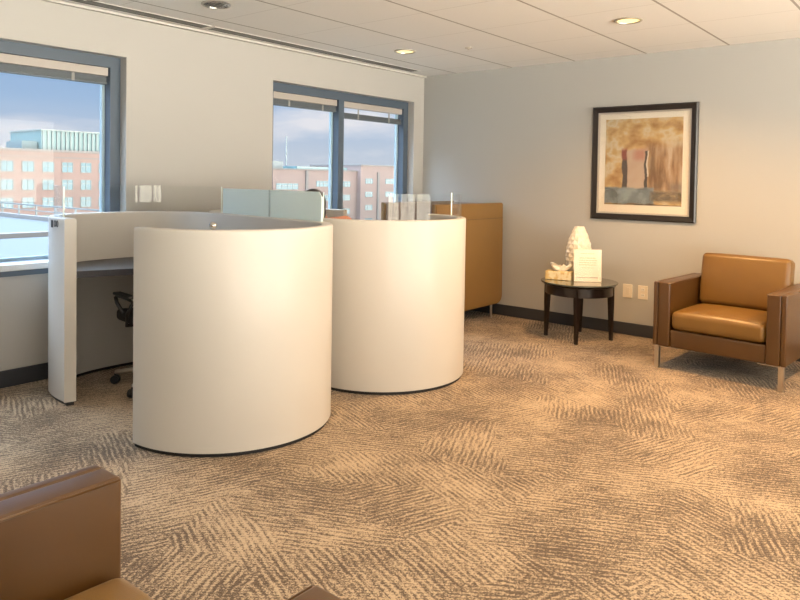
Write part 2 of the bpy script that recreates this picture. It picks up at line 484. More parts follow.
M_frost = mat('frosted_acrylic', (.82, .95, 1.0), .3, spec=.4)
_nt = M_frost.node_tree; _b = _nt.nodes['Principled BSDF']; _t = _nt.nodes.new('ShaderNodeBsdfTranslucent'); _t.inputs[0].default_value = (.86, .97, 1, 1)
_m = _nt.nodes.new('ShaderNodeMixShader'); _m.inputs[0].default_value = .45
_nt.links.new(_b.outputs[0], _m.inputs[1]); _nt.links.new(_t.outputs[0], _m.inputs[2]); _nt.links.new(_m.outputs[0], _nt.nodes['Material Output'].inputs[0])
def make_pod(lab):
    r = thing('workstation_pod', lab, 'workstation pod', (0, 0, 0), 0, 'pair of white curved workstation pods')
    o = obj('curved_panel', sweep2d(OUT, rounded_section(0, WT, .022, RIM)), M_gloss, r, True, angle=35)
    obj('plinth', sweep2d(OUT, [(.012, .0005), (WT-.012, .0005), (WT-.012, .0215), (.012, .0215)]), M_plinth, r)
    # desk: rear of the pod, cut by a slanted front edge
    poly = []
    for i in range(0, 61):
        a = PI-PI*i/60; c, s = math.cos(a), math.sin(a)
        x = RCX+(RA-WT-.003)*math.copysign(abs(c)**(2/RN), c); y = RCY+(RB-WT-.003)*abs(s)**(2/RN)
        if y > -.585-.33*(x+4.22): poly.append((x, y))
    xr = RCX+RA-WT-.004
    poly += [(xr-.008, -.75), (xr-.03, -.585-.33*(xr+4.22)), (poly[0][0]+.01, -.585-.33*(poly[0][0]+4.22))]
    bm = bmesh.new(); prism(bm, poly, .752, .792)
    for f in bm.faces:
        if abs(f.normal.z) < .5: f.material_index = 1
    bm.normal_update()
    for f in bm.faces: f.material_index = 0 if f.normal.z > .5 else 1
    obj('desk_top', bm, [M_desk, M_desk_e], r)
    return r
pod1 = make_pod('white curved pod in front, opening at the left, with a frosted screen')
# glass along the rear of the first pod, then frosted acrylic along its right side
i0, i1 = index_near(-4.325, -.55), index_near(-3.108, -.62)
i2 = index_near(-3.26, -1.80)
glass_strip('clear_screen', OUT[i0:i1], RIM+.0005, 1.312, pod1)
fr = OUT[i1:i2]
bm = sweep2d(fr, rounded_section(.030, .042, RIM+.0005, 1.302, .003))
# round the free upper corner of the screen
for v in bm.verts:
    d = (Vector((v.co.x, v.co.y))-fr[-1]).length
    if v.co.z > 1.2 and d < .075:
        t = max(0, (d-.036)/.036) if d > .036 else 0
        v.co.z -= .03*(1-min(1, t))**2
o = obj('frosted_screen', bm, M_frost, pod1, True, angle=40); o['label'] = 'translucent pale blue acrylic screen'
obj('screen_joint', bx(0, .003, -.007, .007, 0, .18), mat('joint_grey', (.45, .55, .6), .5), o, loc=(OUT[index_near(-3.17, -1.2)].x-.047, -1.2, RIM+.002))
# name plate on the outer face of the end post and chrome knob on the front rim
def text_mesh(name, body, size, m, parent, loc, rot, ext=.0008):
    cu = bpy.data.curves.new(name, 'FONT'); cu.body = body; cu.size = size; cu.extrude = ext; cu.align_x = 'CENTER'; cu.align_y = 'CENTER'
    t = bpy.data.objects.new(name, cu); C.objects.link(t)
    dg = bpy.context.evaluated_depsgraph_get(); me = bpy.data.meshes.new_from_object(t.evaluated_get(dg))
    bpy.data.objects.remove(t); bpy.data.curves.remove(cu)
    me.materials.append(m); me.name = name
    o = bpy.data.objects.new(name, me); C.objects.link(o); o.parent = parent; o.location = loc; o.rotation_euler = rot
    return o
ink = mat('ink_dark', (.03, .03, .035), .6)
np_ = text_mesh('name_plate', '00', .058, ink, pod1, (-4.3105, -.535, 1.083), (PI/2, 0, -PI/2))
obj('logo_mark', bx(-4.3100, -4.3085, -.500+.008, -.500+.036, 1.060, 1.105), ink, pod1)
kn = bmesh.new(); lathe(kn, [(0, 0), (.010, 0), (.009, .006), (.017, .011), (.020, .021), (.017, .031), (.009, .037), (0, .038)], 20, (0, 0))
obj('knob', kn, M_chrome, pod1, True, loc=(-4.172, -1.916, RIM+.0003))

# second pod: the mirror image on the other side of the shared middle
pod2 = thing('workstation_pod', 'white curved pod behind on the right, with a clear glass screen on its front rim', 'workstation pod', (0, 0, 0), 0, 'pair of white curved workstation pods')
AX = -3.112
def mirror_mesh(o, name, parent):
    me = o.data.copy(); me.transform(Matrix.Translation((2*AX, 0, 0)) @ Matrix.Scale(-1, 4, (1, 0, 0))); me.flip_normals()
    c = bpy.data.objects.new(name, me); C.objects.link(c); c.parent = parent
    return c
for ch in list(pod1.children):
    n = ch.name.split('.')[0]
    if n in ('curved_panel', 'plinth', 'desk_top'): mirror_mesh(ch, n, pod2)
c2 = (2*AX-CX, CY)
arc = [Vector((c2[0]+R_*math.cos(math.radians(a)), c2[1]+R_*math.sin(math.radians(a)))) for a in range(-186, -24, 2)]
bm_side = glass_strip('clear_screen', arc[::-1], RIM+.0005, 1.292, pod2)

# ------------------------------------------------------------------ office chairs in the pods
def office_chair(loc, rz, lab):
    r = thing('office_chair', lab, 'office chair', loc, rz, 'swivel chairs inside the pods')
    M_leg = mat('chair_base_beige', (.50, .45, .38), .35, metal=.3)
    for k in range(5):
        a = 2*PI*k/5-.126; c, s = math.cos(a), math.sin(a)
        bm = bmesh.new(); tube(bm, [(c*.02, s*.02, .105), (c*.17, s*.17, .095), (c*.325, s*.325, .074)], [.024, .019, .014], 10)
        leg = obj('leg', bm, M_leg, r, True)
        bm = bmesh.new()
        for t in (-.014, .014):
            u = Vector((c, s, 0)); w = Vector((-s, c, 0))
            tube(bm, [Vector((c*.325, s*.325, .0275))+w*(t-.009), Vector((c*.325, s*.325, .0275))+w*(t+.009)], .027, 14)
        tube(bm, [(c*.325, s*.325, .03), (c*.325, s*.325, .066)], .010, 8)
        obj('caster', bm, M_black, leg, True, angle=40)
    bm = bmesh.new(); tube(bm, [(0, 0, .09), (0, 0, .26)], .030, 16); tube(bm, [(0, 0, .26), (0, 0, .42)], .018, 16); obj('gas_lift', bm, M_black, r, True, angle=40)
    obj('seat', rbox(-.235, .235, -.235, .235, .42, .49, .03, 4, 6, lambda p, h: (p.x, p.y, p.z+(.012*(p.x/h.x)**2 if p.z > 0 else 0))), mat('chair_mesh_black', (.03, .03, .034), .8, bump=.4, bscale=300), r, True)
    obj('backrest', rbox(-.20, .20, -.262, -.222, .52, .98, .02, 4, 6, lambda p, h: (p.x, p.y+.05*(p.x/h.x)**2-.10*(p.z/h.z)*.5, p.z)), bpy.data.materials['chair_mesh_black'], r, True)
    bm = bmesh.new(); tube(bm, [(0, -.05, .405), (0, -.22, .41), (0, -.262, .50), (0, -.27, .62)], .018, 10); obj('back_bracket', bm, M_black, r, True)
    for s in (-1, 1):
        bm = bmesh.new(); tube(bm, [(s*.10, .02, .41), (s*.25, .02, .42), (s*.262, -.02, .50), (s*.262, -.10, .585), (s*.262, .0, .600), (s*.262, .14, .600), (s*.262, .165, .585), (s*.262, .14, .55), (s*.262, .05, .50)], .012, 10)
        a = obj('armrest', bm, M_black, r, True)
        obj('arm_pad', rbox(s*.262-.028, s*.262+.028, -.10, .15, .606, .624, .008), M_black, a)
    return r
office_chair((-3.66, -.675, 0), math.radians(-6), 'black swivel chair inside the front pod, caster showing at its left opening')
ch2 = office_chair((-2.59, -1.26, 0), math.radians(-4), 'black swivel chair under the seated person in the rear pod')

# ------------------------------------------------------------------ seated person
def capsules(chains, balls=()):
    bm = bmesh.new()
    for ch in chains:
        for (p, ra), (q, rb) in zip(ch, ch[1:]):
            p, q = Vector(p), Vector(q); n = 8
            tube(bm, [p.lerp(q, k/n) for k in range(n+1)], [ra+(rb-ra)*k/n for k in range(n+1)], 16)
        for p, ra in ch:
            bmesh.ops.create_uvsphere(bm, u_segments=16, v_segments=10, radius=ra, matrix=Matrix.Translation(p))
    for p, sc in balls:
        bmesh.ops.create_uvsphere(bm, u_segments=24, v_segments=16, radius=1, matrix=Matrix.Translation(p) @ Matrix.Diagonal((*sc, 1)))
    return bm
def fused(name, bm, m, parent, voxel=.008, smooth=6):
    o = obj(name, bm, m, parent)
    rm = o.modifiers.new('r', 'REMESH'); rm.mode = 'VOXEL'; rm.voxel_size = voxel; rm.use_smooth_shade = True
    sm = o.modifiers.new('s', 'SMOOTH'); sm.iterations = smooth; sm.factor = .5
    dg = bpy.context.evaluated_depsgraph_get(); dg.update()
    me = bpy.data.meshes.new_from_object(o.evaluated_get(dg)); o.modifiers.clear(); old = o.data; o.data = me; bpy.data.meshes.remove(old); me.name = name
    for p in me.polygons: p.use_smooth = True
    return o
M_skin = mat('skin', (.56, .31, .22), .5); M_hair = mat('hair_dark', (.014, .010, .009), .45, bump=.5, bscale=250)
M_shirt = mat('salmon_shirt', (.62, .26, .17), .8, bump=.2, bscale=90); M_trouser = mat('navy_trousers', (.03, .035, .06), .85)
person = thing('person', 'person with dark hair in a salmon top, seated in the rear pod over its desk', 'person', (-2.60, -1.27, 0))
hip, chest, neck, hd = (0, -.02, .62), (0, .115, .95), (-.03, .165, 1.06), Vector((-.11, .205, 1.185))
chains = [[(hip, .115), ((0, .03, .74), .105), (chest, .12), (neck, .05), (tuple(hd), .06)]]
for s in (-1, 1):
    chains.append([((s*.078, -.0, .61), .078), ((s*.11, .38, .57), .062), ((s*.11, .40, .50), .055), ((s*.11, .42, .09), .040)])
    chains.append([((s*.11, .41, .055), .038), ((s*.12, .56, .035), .030)])
    sh, el, wr = Vector((s*.165, .13, 1.03)), Vector((s*.25, .27, .84)), Vector((s*.11, .475, .838))
    chains.append([((0, .13, .99), .07), (tuple(sh), .056), (tuple(el), .040), (tuple(wr), .027)])
    d = (wr-el).normalized(); side = Vector((-d.y, d.x, 0))
    palm = wr+d*.05
    chains.append([(tuple(wr), .022), (tuple(palm), .022)])
    for k, (off, ln) in enumerate(((-.027, .072), (-.009, .084), (.010, .078), (.027, .060))):
        b0 = palm+side*off+d*.015; chains.append([(tuple(palm+side*off*.6), .012), (tuple(b0), .0095), (tuple(b0+d*ln*.55+Vector((0, 0, .003))), .0085), (tuple(b0+d*ln-Vector((0, 0, .014))), .0075)])
    chains.append([(tuple(wr+d*.02), .013), (tuple(wr+d*.045+side*s*.045), .011), (tuple(wr+d*.085+side*s*.05), .009)])
balls = [(hd, (.075, .092, .108)), (hd+Vector((0, .03, -.06)), (.055, .062, .055)), (hd+Vector((0, .098, -.022)), (.013, .020, .026)),
         (hd+Vector((-.076, .0, -.015)), (.012, .022, .033)), (hd+Vector((.076, .0, -.015)), (.012, .022, .033)), (hd+Vector((0, .085, -.062)), (.026, .012, .008))]
body = fused('body', capsules(chains, balls), M_skin, person, .007, 4)
for s in (-1, 1):
    bm = bmesh.new(); bmesh.ops.create_uvsphere(bm, u_segments=12, v_segments=8, radius=.012, matrix=Matrix.Translation(hd+Vector((s*.03, .082, .012))))
    obj('eye', bm, mat('eye_dark', (.05, .03, .02), .2), body, True)
hb = [(hd+Vector((0, -.018, .018)), (.090, .098, .108)), (hd+Vector((0, -.062, -.05)), (.074, .052, .085))]
fused('hair', capsules([], hb), M_hair, person, .008, 3)
tops = [[((0, -.02, .645), .128), ((0, .03, .74), .125), (chest, .14), ((0, .155, 1.0), .085)]]
for s in (-1, 1):
    tops.append([((0, .12, 1.01), .088), ((s*.165, .13, 1.035), .072), ((s*.25, .27, .845), .052), ((s*.16, .41, .842), .042)])
tops.append([((-.08, .085, .90), .115), ((.08, .085, .90), .115)])
fused('shirt', capsules(tops), M_shirt, person, .010, 6)
tr = []
for s in (-1, 1):
    tr.append([((s*.075, -.01, .622), .098), ((s*.11, .38, .575), .076), ((s*.11, .40, .50), .072), ((s*.11, .42, .10), .055)])
fused('trousers', capsules(tr+[[((-.06, -.02, .635), .11), ((.06, -.02, .635), .11)]]), M_trouser, person, .010, 6)
for s in (-1, 1):
    fused('shoe', capsules([[((s*.11, .39, .052), .050), ((s*.115, .51, .045), .043), ((s*.12, .58, .038), .036)]]), M_black, person, .008, 4)

# ------------------------------------------------------------------ armchairs
def armchair(loc, rz, lab):
    """front faces local -X, width along Y, origin on the floor under its middle"""
    r = thing('armchair', lab, 'armchair', loc, rz, 'matching leather armchairs')
    D, Wd, A, zb, za = .77, .91, .125, .170, .652
    f = -D/2
    def soft(amp, axis=2):
        def fn(p, h):
            q = list(p); o_ = [i for i in range(3) if i != axis]
            k = 1.0
            for i in o_: k *= max(0, 1-abs(p[i]/h[i])**3)
            q[axis] += amp*k*(1 if p[axis] > 0 else 0)
            return q
        return fn
    for s in (-1, 1):
        y1 = s*Wd/2; y0 = s*(Wd/2-.036)
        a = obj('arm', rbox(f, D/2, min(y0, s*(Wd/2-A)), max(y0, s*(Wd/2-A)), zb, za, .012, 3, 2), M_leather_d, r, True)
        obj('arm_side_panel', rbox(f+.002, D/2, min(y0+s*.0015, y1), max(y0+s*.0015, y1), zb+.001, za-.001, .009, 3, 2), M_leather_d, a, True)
        bm = bmesh.new(); tube(bm, [(f+.010, s*(Wd/2-A)-s*.001, za-.012+.006), (D/2-.02, s*(Wd/2-A)-s*.001, za-.012+.006)], .0035, 8)
        obj('piping', bm, M_leather_d, a, True)
    iw = Wd/2-A-.002
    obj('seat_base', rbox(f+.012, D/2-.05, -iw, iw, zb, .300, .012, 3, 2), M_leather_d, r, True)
    obj('seat_cushion', rbox(f+.002, D/2-.20, -iw+.003, iw-.003, .303, .440, .042, 5, 8, soft(.026)), M_leather, r, True)
    t = math.radians(9); piv = Vector((D/2-.17, 0, .44))
    def lean(bm):
        bmesh.ops.rotate(bm, verts=bm.verts, cent=piv, matrix=Matrix.Rotation(t, 3, 'Y')); return bm
    def bow(p, h):
        k = max(0, 1-abs(p.y/h.y)**3)*max(0, 1-abs(p.z/h.z)**3)
        return (p.x-(.022*k if p.x < 0 else 0), p.y, p.z+(.004*(1-(p.y/h.y)**2) if p.z > 0 else 0))
    obj('back_cushion', lean(rbox(D/2-.245, D/2-.105, -iw+.004, iw-.004, .435, .838, .036, 5, 8, bow)), M_leather, r, True)
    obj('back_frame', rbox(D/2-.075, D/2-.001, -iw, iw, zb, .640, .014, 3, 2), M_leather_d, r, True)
    for sx in (-1, 1):
        for s in (-1, 1):
            bm = bmesh.new(); x = sx*(D/2-.028); y = s*(Wd/2-.030)
            box(bm, x-.016, x+.016, y-.016, y+.016, .0005, zb-.0065)
            box(bm, x-.016, x+.016, min(y-s*.016-s*.13, y+s*.016), max(y-s*.016-s*.13, y+s*.016), zb-.0065, zb-.0008)
            obj('leg', bm, M_steel, r)
    return r
far = armchair((-.623, -3.445, 0), math.radians(-4.2), 'tan leather armchair with chrome legs against the wall beside the picture')
near = dup(far, (-5.382-.385, -3.592, 0), PI, 'brown leather armchair cut off at the lower left corner, its arms nearest the viewer')

near.scale = (1, 1, 1.022)
# ------------------------------------------------------------------ high back booth by the corner
def booth():
    x0, x1, ya, yb, zt = -1.20, -.02, -1.08, -.42, 1.165
    r = thing('lounge_booth', 'high olive brown leather booth with taupe lining behind the rear pod', 'booth seat', ((x0+x1)/2, (ya+yb)/2, 0))
    ox, oy = (x0+x1)/2, (ya+yb)/2
    def side(name, y0, y1, inner):
        # wing with rounded lower corner next to the wall
        bm = bmesh.new(); pts = []
        zb, rr = .135, .09
        for i in range(9):
            a = -PI/2+i/8*PI/2; pts.append((x1-rr+rr*math.cos(a), zb+rr+rr*math.sin(a)))
        for i in range(6):
            a = i/5*PI/2; pts.append((x1-.018-.016+.016*math.cos(a), zt-.016+.016*math.sin(a)))
        pts += [(x0, zt), (x0, zb)]
        a = [bm.verts.new((x-ox, y0-oy, z)) for x, z in pts]; b_ = [bm.verts.new((x-ox, y1-oy, z)) for x, z in pts]
        bm.faces.new(a); bm.faces.new(b_[::-1]); n = len(pts)
        for k in range(n): bm.faces.new((a[k], b_[k], b_[(k+1) % n], a[(k+1) % n]))
        bmesh.ops.recalc_face_normals(bm, faces=bm.faces)
        bmesh.ops.bevel(bm, geom=[e for e in bm.edges if abs(e.verts[0].co.y-e.verts[1].co.y) < 1e-5], offset=.010, segments=2, affect='EDGES')
        o = obj(name, bm, M_leather_o, r, True, angle=50)
        # fabric lining on the inner face
        yi = (y1 if inner > 0 else y0)-oy
        l = obj('lining', rbox(x0+.012-ox, x1-.12-ox, min(yi+inner*.001, yi+inner*.022), max(yi+inner*.001, yi+inner*.022), .42, zt-.004, .008, 2, 2), M_taupe, o, True, angle=40)
        return o
    w = side('near_wing', ya, ya+.055, 1)
    bm = bmesh.new(); tube(bm, [(x0+.01-ox, ya-.0005-oy, 1.012), (x1-.02-ox, ya-.0005-oy, 1.012)], .0025, 6); obj('seam', bm, M_leather_d, w)
    side('far_wing', yb-.055, yb, -1)
    obj('back_panel', rbox(x1-.115-ox, x1-.022-ox, ya+.078-oy, yb-.078-oy, .14, zt-.01, .02, 3, 2), M_taupe, r, True)
    obj('seat', rbox(x0+.10-ox, x1-.118-ox, ya+.058-oy, yb-.058-oy, .22, .44, .04, 4, 4), M_taupe, r, True)
    for sx in (x0+.10, x1-.17):
        for sy in (ya+.03, yb-.03):
            bm = bmesh.new(); tube(bm, [(sx-ox, sy-oy, .0005), (sx-ox, sy-oy, .134)], .012, 12); obj('leg', bm, M_steel, r, True, angle=40)
booth()

# ------------------------------------------------------------------ side table and what stands on it
TX, TY, TZ = -.443, -2.117, .512
def table():
    r = thing('side_table', 'small round espresso wood side table with a glass top against the right wall', 'side table', (TX, TY, 0), math.atan2(-.167, .39))
    bm = bmesh.new(); lathe(bm, [(0, .492), (.312, .492), (.318, .486), (.312, .480), (.292, .477), (.292, .400), (.280, .400), (.280, .472), (0, .472)], 56)
    obj('apron', bm, M_wood, r, True, angle=35)
    bm = bmesh.new(); lathe(bm, [(0, .4985), (.333, .4985), (.3355, .501), (.3355, .508), (.333, .5105), (0, .5105)], 64)
    obj('glass_top', bm, mat('table_glass', (.06, .07, .06), .04, spec=.8, coat=.6, coat_rough=.02), r, True, angle=35)
    bm = bmesh.new(); 
    for a in (0, PI/2, PI, 3*PI/2): lathe(bm, [(0, .4925), (.012, .4925), (.012, .498), (0, .498)], 12, (.2*math.cos(a), .2*math.sin(a)))
    bm.free()
    for sx in (-1, 1):
        for sy in (-1, 1):
            bm = bmesh.new(); c = Vector((sx*.192, sy*.192)); rings = []
            for z, w in ((.4765, .021), (.38, .021), (.0005, .012)):
                off = (.4765-z)*.015
                rings.append([bm.verts.new((c.x+sx*off+a*w, c.y+sy*off+b_*w, z)) for a, b_ in ((-1, -1), (1, -1), (1, 1), (-1, 1))])
            for a, b_ in zip(rings, rings[1:]):
                for k in range(4): bm.faces.new((a[k], a[(k+1) % 4], b_[(k+1) % 4], b_[k]))
            bm.faces.new(rings[0]); bm.faces.new(rings[-1][::-1]); bmesh.ops.recalc_face_normals(bm, faces=bm.faces)
            obj('leg', bm, M_wood, r)
table()
# faceted vase
prof = []
for i in range(13):
    t = i/12; prof.append((.052+.071*math.sin(PI*min(1, t/.36)/2 if t < .36 else PI/2+PI/2*((t-.36)/.64)**1.15) if t < .36 else .044+.079*math.cos(PI/2*((t-.36)/.64)**1.25), .470*t))
bm = bmesh.new(); n = 9; rings = []
for i, (rr, z) in enumerate(prof):
    rings.append([bm.verts.new((rr*(1.0 if (k+i) % 2 else .91)*math.cos(PI*k/n), rr*(1.0 if (k+i) % 2 else .91)*math.sin(PI*k/n), z)) for k in range(2*n)])
for i, (a, b_) in enumerate(zip(rings, rings[1:])):
    for k in range(2*n):
        k2 = (k+1) % (2*n)
        if (k+i) % 2: bm.faces.new((a[k], a[k2], b_[k])); bm.faces.new((a[k2], b_[k2], b_[k]))
        else: bm.faces.new((a[k], a[k2], b_[k2])); bm.faces.new((a[k], b_[k2], b_[k]))
bm.faces.new(rings[0][::-1])
inner = [bm.verts.new((v.co.x*.75, v.co.y*.75, v.co.z)) for v in rings[-1]]; low = [bm.verts.new((v.co.x*.75, v.co.y*.75, v.co.z-.06)) for v in rings[-1]]
for k in range(2*n):
    k2 = (k+1) % (2*n); bm.faces.new((rings[-1][k], rings[-1][k2], inner[k2], inner[k])); bm.faces.new((inner[k], inner[k2], low[k2], low[k]))
bm.faces.new(low)
bmesh.ops.recalc_face_normals(bm, faces=bm.faces)
tag(obj('vase', bm, M_ceramic, loc=(-.245, -2.015, TZ)), 'tall white faceted vase on the side table behind the card', 'vase')
# tissue box
r = thing('tissue_box', 'cream patterned tissue box with a white tissue on the side table', 'tissue box', (-.485, -1.945, TZ), math.radians(-76))
m, nt, b = new_mat('tissue_pattern'); tcn = nt.nodes.new('ShaderNodeTexCoord'); v = nt.nodes.new('ShaderNodeTexNoise'); v.inputs['Scale'].default_value = 26; v.inputs['Detail'].default_value = 2
nt.links.new(tcn.outputs['Object'], v.inputs['Vector']); cr = nt.nodes.new('ShaderNodeValToRGB'); nt.links.new(v.outputs['Fac'], cr.inputs[0])
cr.color_ramp.elements[0].position = .42; cr.color_ramp.elements[0].color = (.66, .47, .20, 1); cr.color_ramp.elements[1].position = .56; cr.color_ramp.elements[1].color = (.78, .68, .46, 1)
nt.links.new(cr.outputs[0], b.inputs['Base Color']); b.inputs['Roughness'].default_value = .6
obj('box', rbox(-.115, .115, -.058, .058, 0, .075, .003, 2, 1), m, r)
bm = bmesh.new(); rings = []
for i in range(7):
    t = i/6; n = 28; rings.append([])
    for k in range(n):
        a = 2*PI*k/n; rr = (.03+.045*t**.6)*(1+.28*math.sin(3*a+1)+.16*math.sin(7*a+i*.5)); rings[-1].append(bm.verts.new((rr*1.15*math.cos(a), rr*.55*math.sin(a), .0755+.048*t*(1+.28*math.sin(2*a+2.2)+.30*math.sin(5*a)))))
for a, b_ in zip(rings, rings[1:]):
    for k in range(n): bm.faces.new((a[k], a[(k+1) % n], b_[(k+1) % n], b_[k]))
bm.faces.new(rings[-1]); bmesh.ops.triangulate(bm, faces=[bm.faces[-1]] if False else [f for f in bm.faces if len(f.verts) > 4])
obj('tissue', bm, mat('tissue_white', (.86, .84, .78), .8), r, True)
# card in a stand
def card():
    ang = math.atan2(-.20, .125)
    r = thing('card_sign', 'white printed notice card standing on the side table in front of the vase', 'sign', (-.462, -2.205, TZ), ang)
    W2_, H2_ = .118, .285
    def leanm(o): o.rotation_euler = (math.radians(-6), 0, 0); return o
    leanm(obj('card', bx(-W2_, W2_, -.0015, .0015, .001, H2_), M_paper, r))
    leanm(obj('holder', bx(-W2_-.004, W2_+.004, -.0045, -.0025, .0006, H2_+.004), M_holder, r))
    obj('holder_foot', bx(-W2_, W2_, -.012, .075, .0004, .003), M_holder, r)
    inkp = mat('print_peach', (.82, .56, .40), .7); inkd = mat('print_grey', (.30, .28, .27), .7)
    random.seed(3)
    for z, w, h_, mm in [(.245, .062, .006, inkp), (.205, .070, .008, inkp), (.185, .078, .008, inkp), (.165, .072, .008, inkp), (.145, .076, .008, inkp), (.120, .05, .006, inkp)]:
        bm = bmesh.new(); x = -w
        while x < w:
            l = random.uniform(.008, .024); box(bm, x, min(w, x+l), -.0018, -.00155, z, z+h_); x += l+.006
        leanm(obj('print_line', bm, mm, r))
    bm = bmesh.new(); x = -.095
    while x < .09:
        l = random.uniform(.006, .016); box(bm, x, x+l, -.0018, -.00155, .034, .039+(.003 if x > .02 else 0)); x += l+.004
    leanm(obj('print_line', bm, inkd, r))
card()

# ------------------------------------------------------------------ outlets
def outlet(y, z, lab, duplex):
    r = thing('wall_outlet', lab, 'outlet', (0, y, z), 0, 'outlet plates low on the right wall')
    obj('cover_plate', rbox(-.007, -.0005, -.044, .044, -.062, .062, .003, 2, 1), mat('plate_ivory', (.74, .68, .58), .4), r)
    if duplex:
        for s in (-1, 1):
            q = obj('socket', rbox(-.0095, -.0072, -.017, .017, s*.026-.014, s*.026+.014, .002, 2, 1), M_white, r)
            bm = bmesh.new()
            for k in (-.006, .006): box(bm, -.0101, -.0096, k-.0013, k+.0013, s*.026-.002, s*.026+.008)
            obj('slot', bm, M_black, q)
    else:
        obj('insert', rbox(-.0090, -.0072, -.017, .017, -.034, .034, .002, 2, 1), mat('plate_ivory2', (.70, .64, .54), .4), r)
    bm = bmesh.new(); tube(bm, [(-.0072, 0, 0 if duplex else .046), (-.0085, 0, 0 if duplex else .046)], .003, 8); obj('screw', bm, M_steel, r)
outlet(-2.388, .402, 'ivory blank wall plate, the one nearer the side table', False)
outlet(-2.529, .402, 'ivory double outlet on the wall, the one nearer the armchair', True)

# ------------------------------------------------------------------ picture
def picture():
    ya, yb, za, zb = -2.972, -2.022, 1.050, 2.090
    yc, zc = (ya+yb)/2, (za+zb)/2; w, h = (yb-ya)/2, (zb-za)/2
    r = thing('framed_picture', 'abstract print in ochre and grey in a dark frame with cream mat', 'picture', (0, yc, zc))
    fw = .054
    def ring(w0, h0, wid, x0, x1, bev=0):
        bm = bmesh.new()
        o_ = [(-w0, -h0), (w0, -h0), (w0, h0), (-w0, h0)]; i_ = [(-w0+wid, -h0+wid), (w0-wid, -h0+wid), (w0-wid, h0-wid), (-w0+wid, h0-wid)]
        prof = [(0, x1), (.0, x0+bev), (bev/max(wid, 1e-6), x0), (1, x0+bev*.8), (1, x1)]
        rows = []
        for t, x in prof: rows.append([bm.verts.new((x, o_[k][0]+(i_[k][0]-o_[k][0])*t, o_[k][1]+(i_[k][1]-o_[k][1])*t)) for k in range(4)])
        for a, b_ in zip(rows, rows[1:]+rows[:1]):
            for k in range(4): bm.faces.new((a[k], a[(k+1) % 4], b_[(k+1) % 4], b_[k]))
        bmesh.ops.recalc_face_normals(bm, faces=bm.faces); return bm
    obj('frame', ring(w, h, fw, -.034, -.0006, .012), mat('frame_dark_wood', (.014, .010, .009), .35, coat=.1, vary=.3, vscale=20), r)
    obj('frame_lip', ring(w-fw+.001, h-fw+.001, .016, -.020, -.006, .003), mat('frame_lip_silver', (.62, .58, .52), .35, metal=.7), r)
    iw, ih = w-fw-.010, h-fw-.010
    obj('mat_board', bx(-.008, -.004, -iw, iw, -ih, ih), mat('mat_cream', (.84, .79, .69), .8), r)
    # print: generic abstract of washes and blocks
    m, nt, b = new_mat('abstract_print'); N = nt.nodes.new; L = nt.links.new
    tc = N('ShaderNodeTexCoord'); sp = N('ShaderNodeSeparateXYZ'); L(tc.outputs['Object'], sp.inputs[0])
    def Mt(op, a, c=None, clamp=False):
        n = N('ShaderNodeMath'); n.operation = op; n.use_clamp = clamp
        for i, v in enumerate((a, c)):
            if v is None: continue
            if isinstance(v, (int, float)): n.inputs[i].default_value = v
            else: L(v, n.inputs[i])
        return n.outputs[0]
    def noise(s, sc=(1, 1, 1), d=4):
        mp = N('ShaderNodeMapping'); mp.inputs['Scale'].default_value = sc; L(tc.outputs['Object'], mp.inputs[0])
        n = N('ShaderNodeTexNoise'); n.inputs['Scale'].default_value = s; n.inputs['Detail'].default_value = d; L(mp.outputs[0], n.inputs[0]); return n.outputs['Fac']
    wn = Mt('MULTIPLY', Mt('SUBTRACT', noise(9), .5), .05)
    Y = Mt('ADD', Mt('MULTIPLY', sp.outputs[1], -1), wn); Z = Mt('ADD', sp.outputs[2], wn)      # Y grows to the right as seen
    def ramp(fac, stops):
        c = N('ShaderNodeValToRGB'); L(fac, c.inputs[0]); e = c.color_ramp.elements
        e[0].position, e[0].color = stops[0][0], (*stops[0][1], 1); e[1].position, e[1].color = stops[-1][0], (*stops[-1][1], 1)
        for p_, k_ in stops[1:-1]: q = e.new(p_); q.color = (*k_, 1)
        return c.outputs[0]
    base = ramp(noise(6, (1, 1, 1.3)), [(.35, (.36, .20, .07)), (.48, (.55, .38, .17)), (.58, (.60, .53, .38)), (.7, (.50, .34, .14))])
    cur = base
    def mask(y0, y1, z0, z1, soft=.02):
        def edge(v, a, s): return Mt('MULTIPLY', Mt('SUBTRACT', v, a), s/soft, True)
        k = Mt('MULTIPLY', edge(Y, y0, 1), Mt('SUBTRACT', 1, edge(Y, y1, 1)))
        return Mt('MULTIPLY', k, Mt('MULTIPLY', edge(Z, z0, 1), Mt('SUBTRACT', 1, edge(Z, z1, 1))))
    def over(colr, mk, amt=1.0):
        nonlocal cur
        x = N('ShaderNodeMix'); x.data_type = 'RGBA'; L(Mt('MULTIPLY', mk, amt), x.inputs[0]); L(cur, x.inputs[6])
        if isinstance(colr, tuple): x.inputs[7].default_value = (*colr, 1)
        else: L(colr, x.inputs[7])
        cur = x.outputs[2]
    streak = ramp(noise(14, (1, 1, .18)), [(.38, (.14, .075, .04)), (.5, (.36, .23, .14)), (.62, (.52, .43, .34))])
    over(streak, mask(-.02, .34, -.32, .12, .10), .9)
    over((.46, .36, .30), mask(-.16, .03, -.26, .11, .02), .9)
    over((.40, .11, .08), mask(-.10, .0, .0, .10, .05), .55)
    over((.075, .06, .06), mask(-.19, -.145, -.26, .12, .008))
    over((.30, .07, .05), mask(-.20, -.15, .02, .13, .02), .7)
    over((.05, .045, .045), mask(.015, .04, -.26, .10, .008))
    over((.62, .58, .50), mask(.036, .048, -.13, .10, .006))
    over(ramp(noise(10), [(.4, (.13, .17, .20)), (.6, (.24, .30, .34))]), mask(-.36, .10, -.38, -.23, .015), .95)
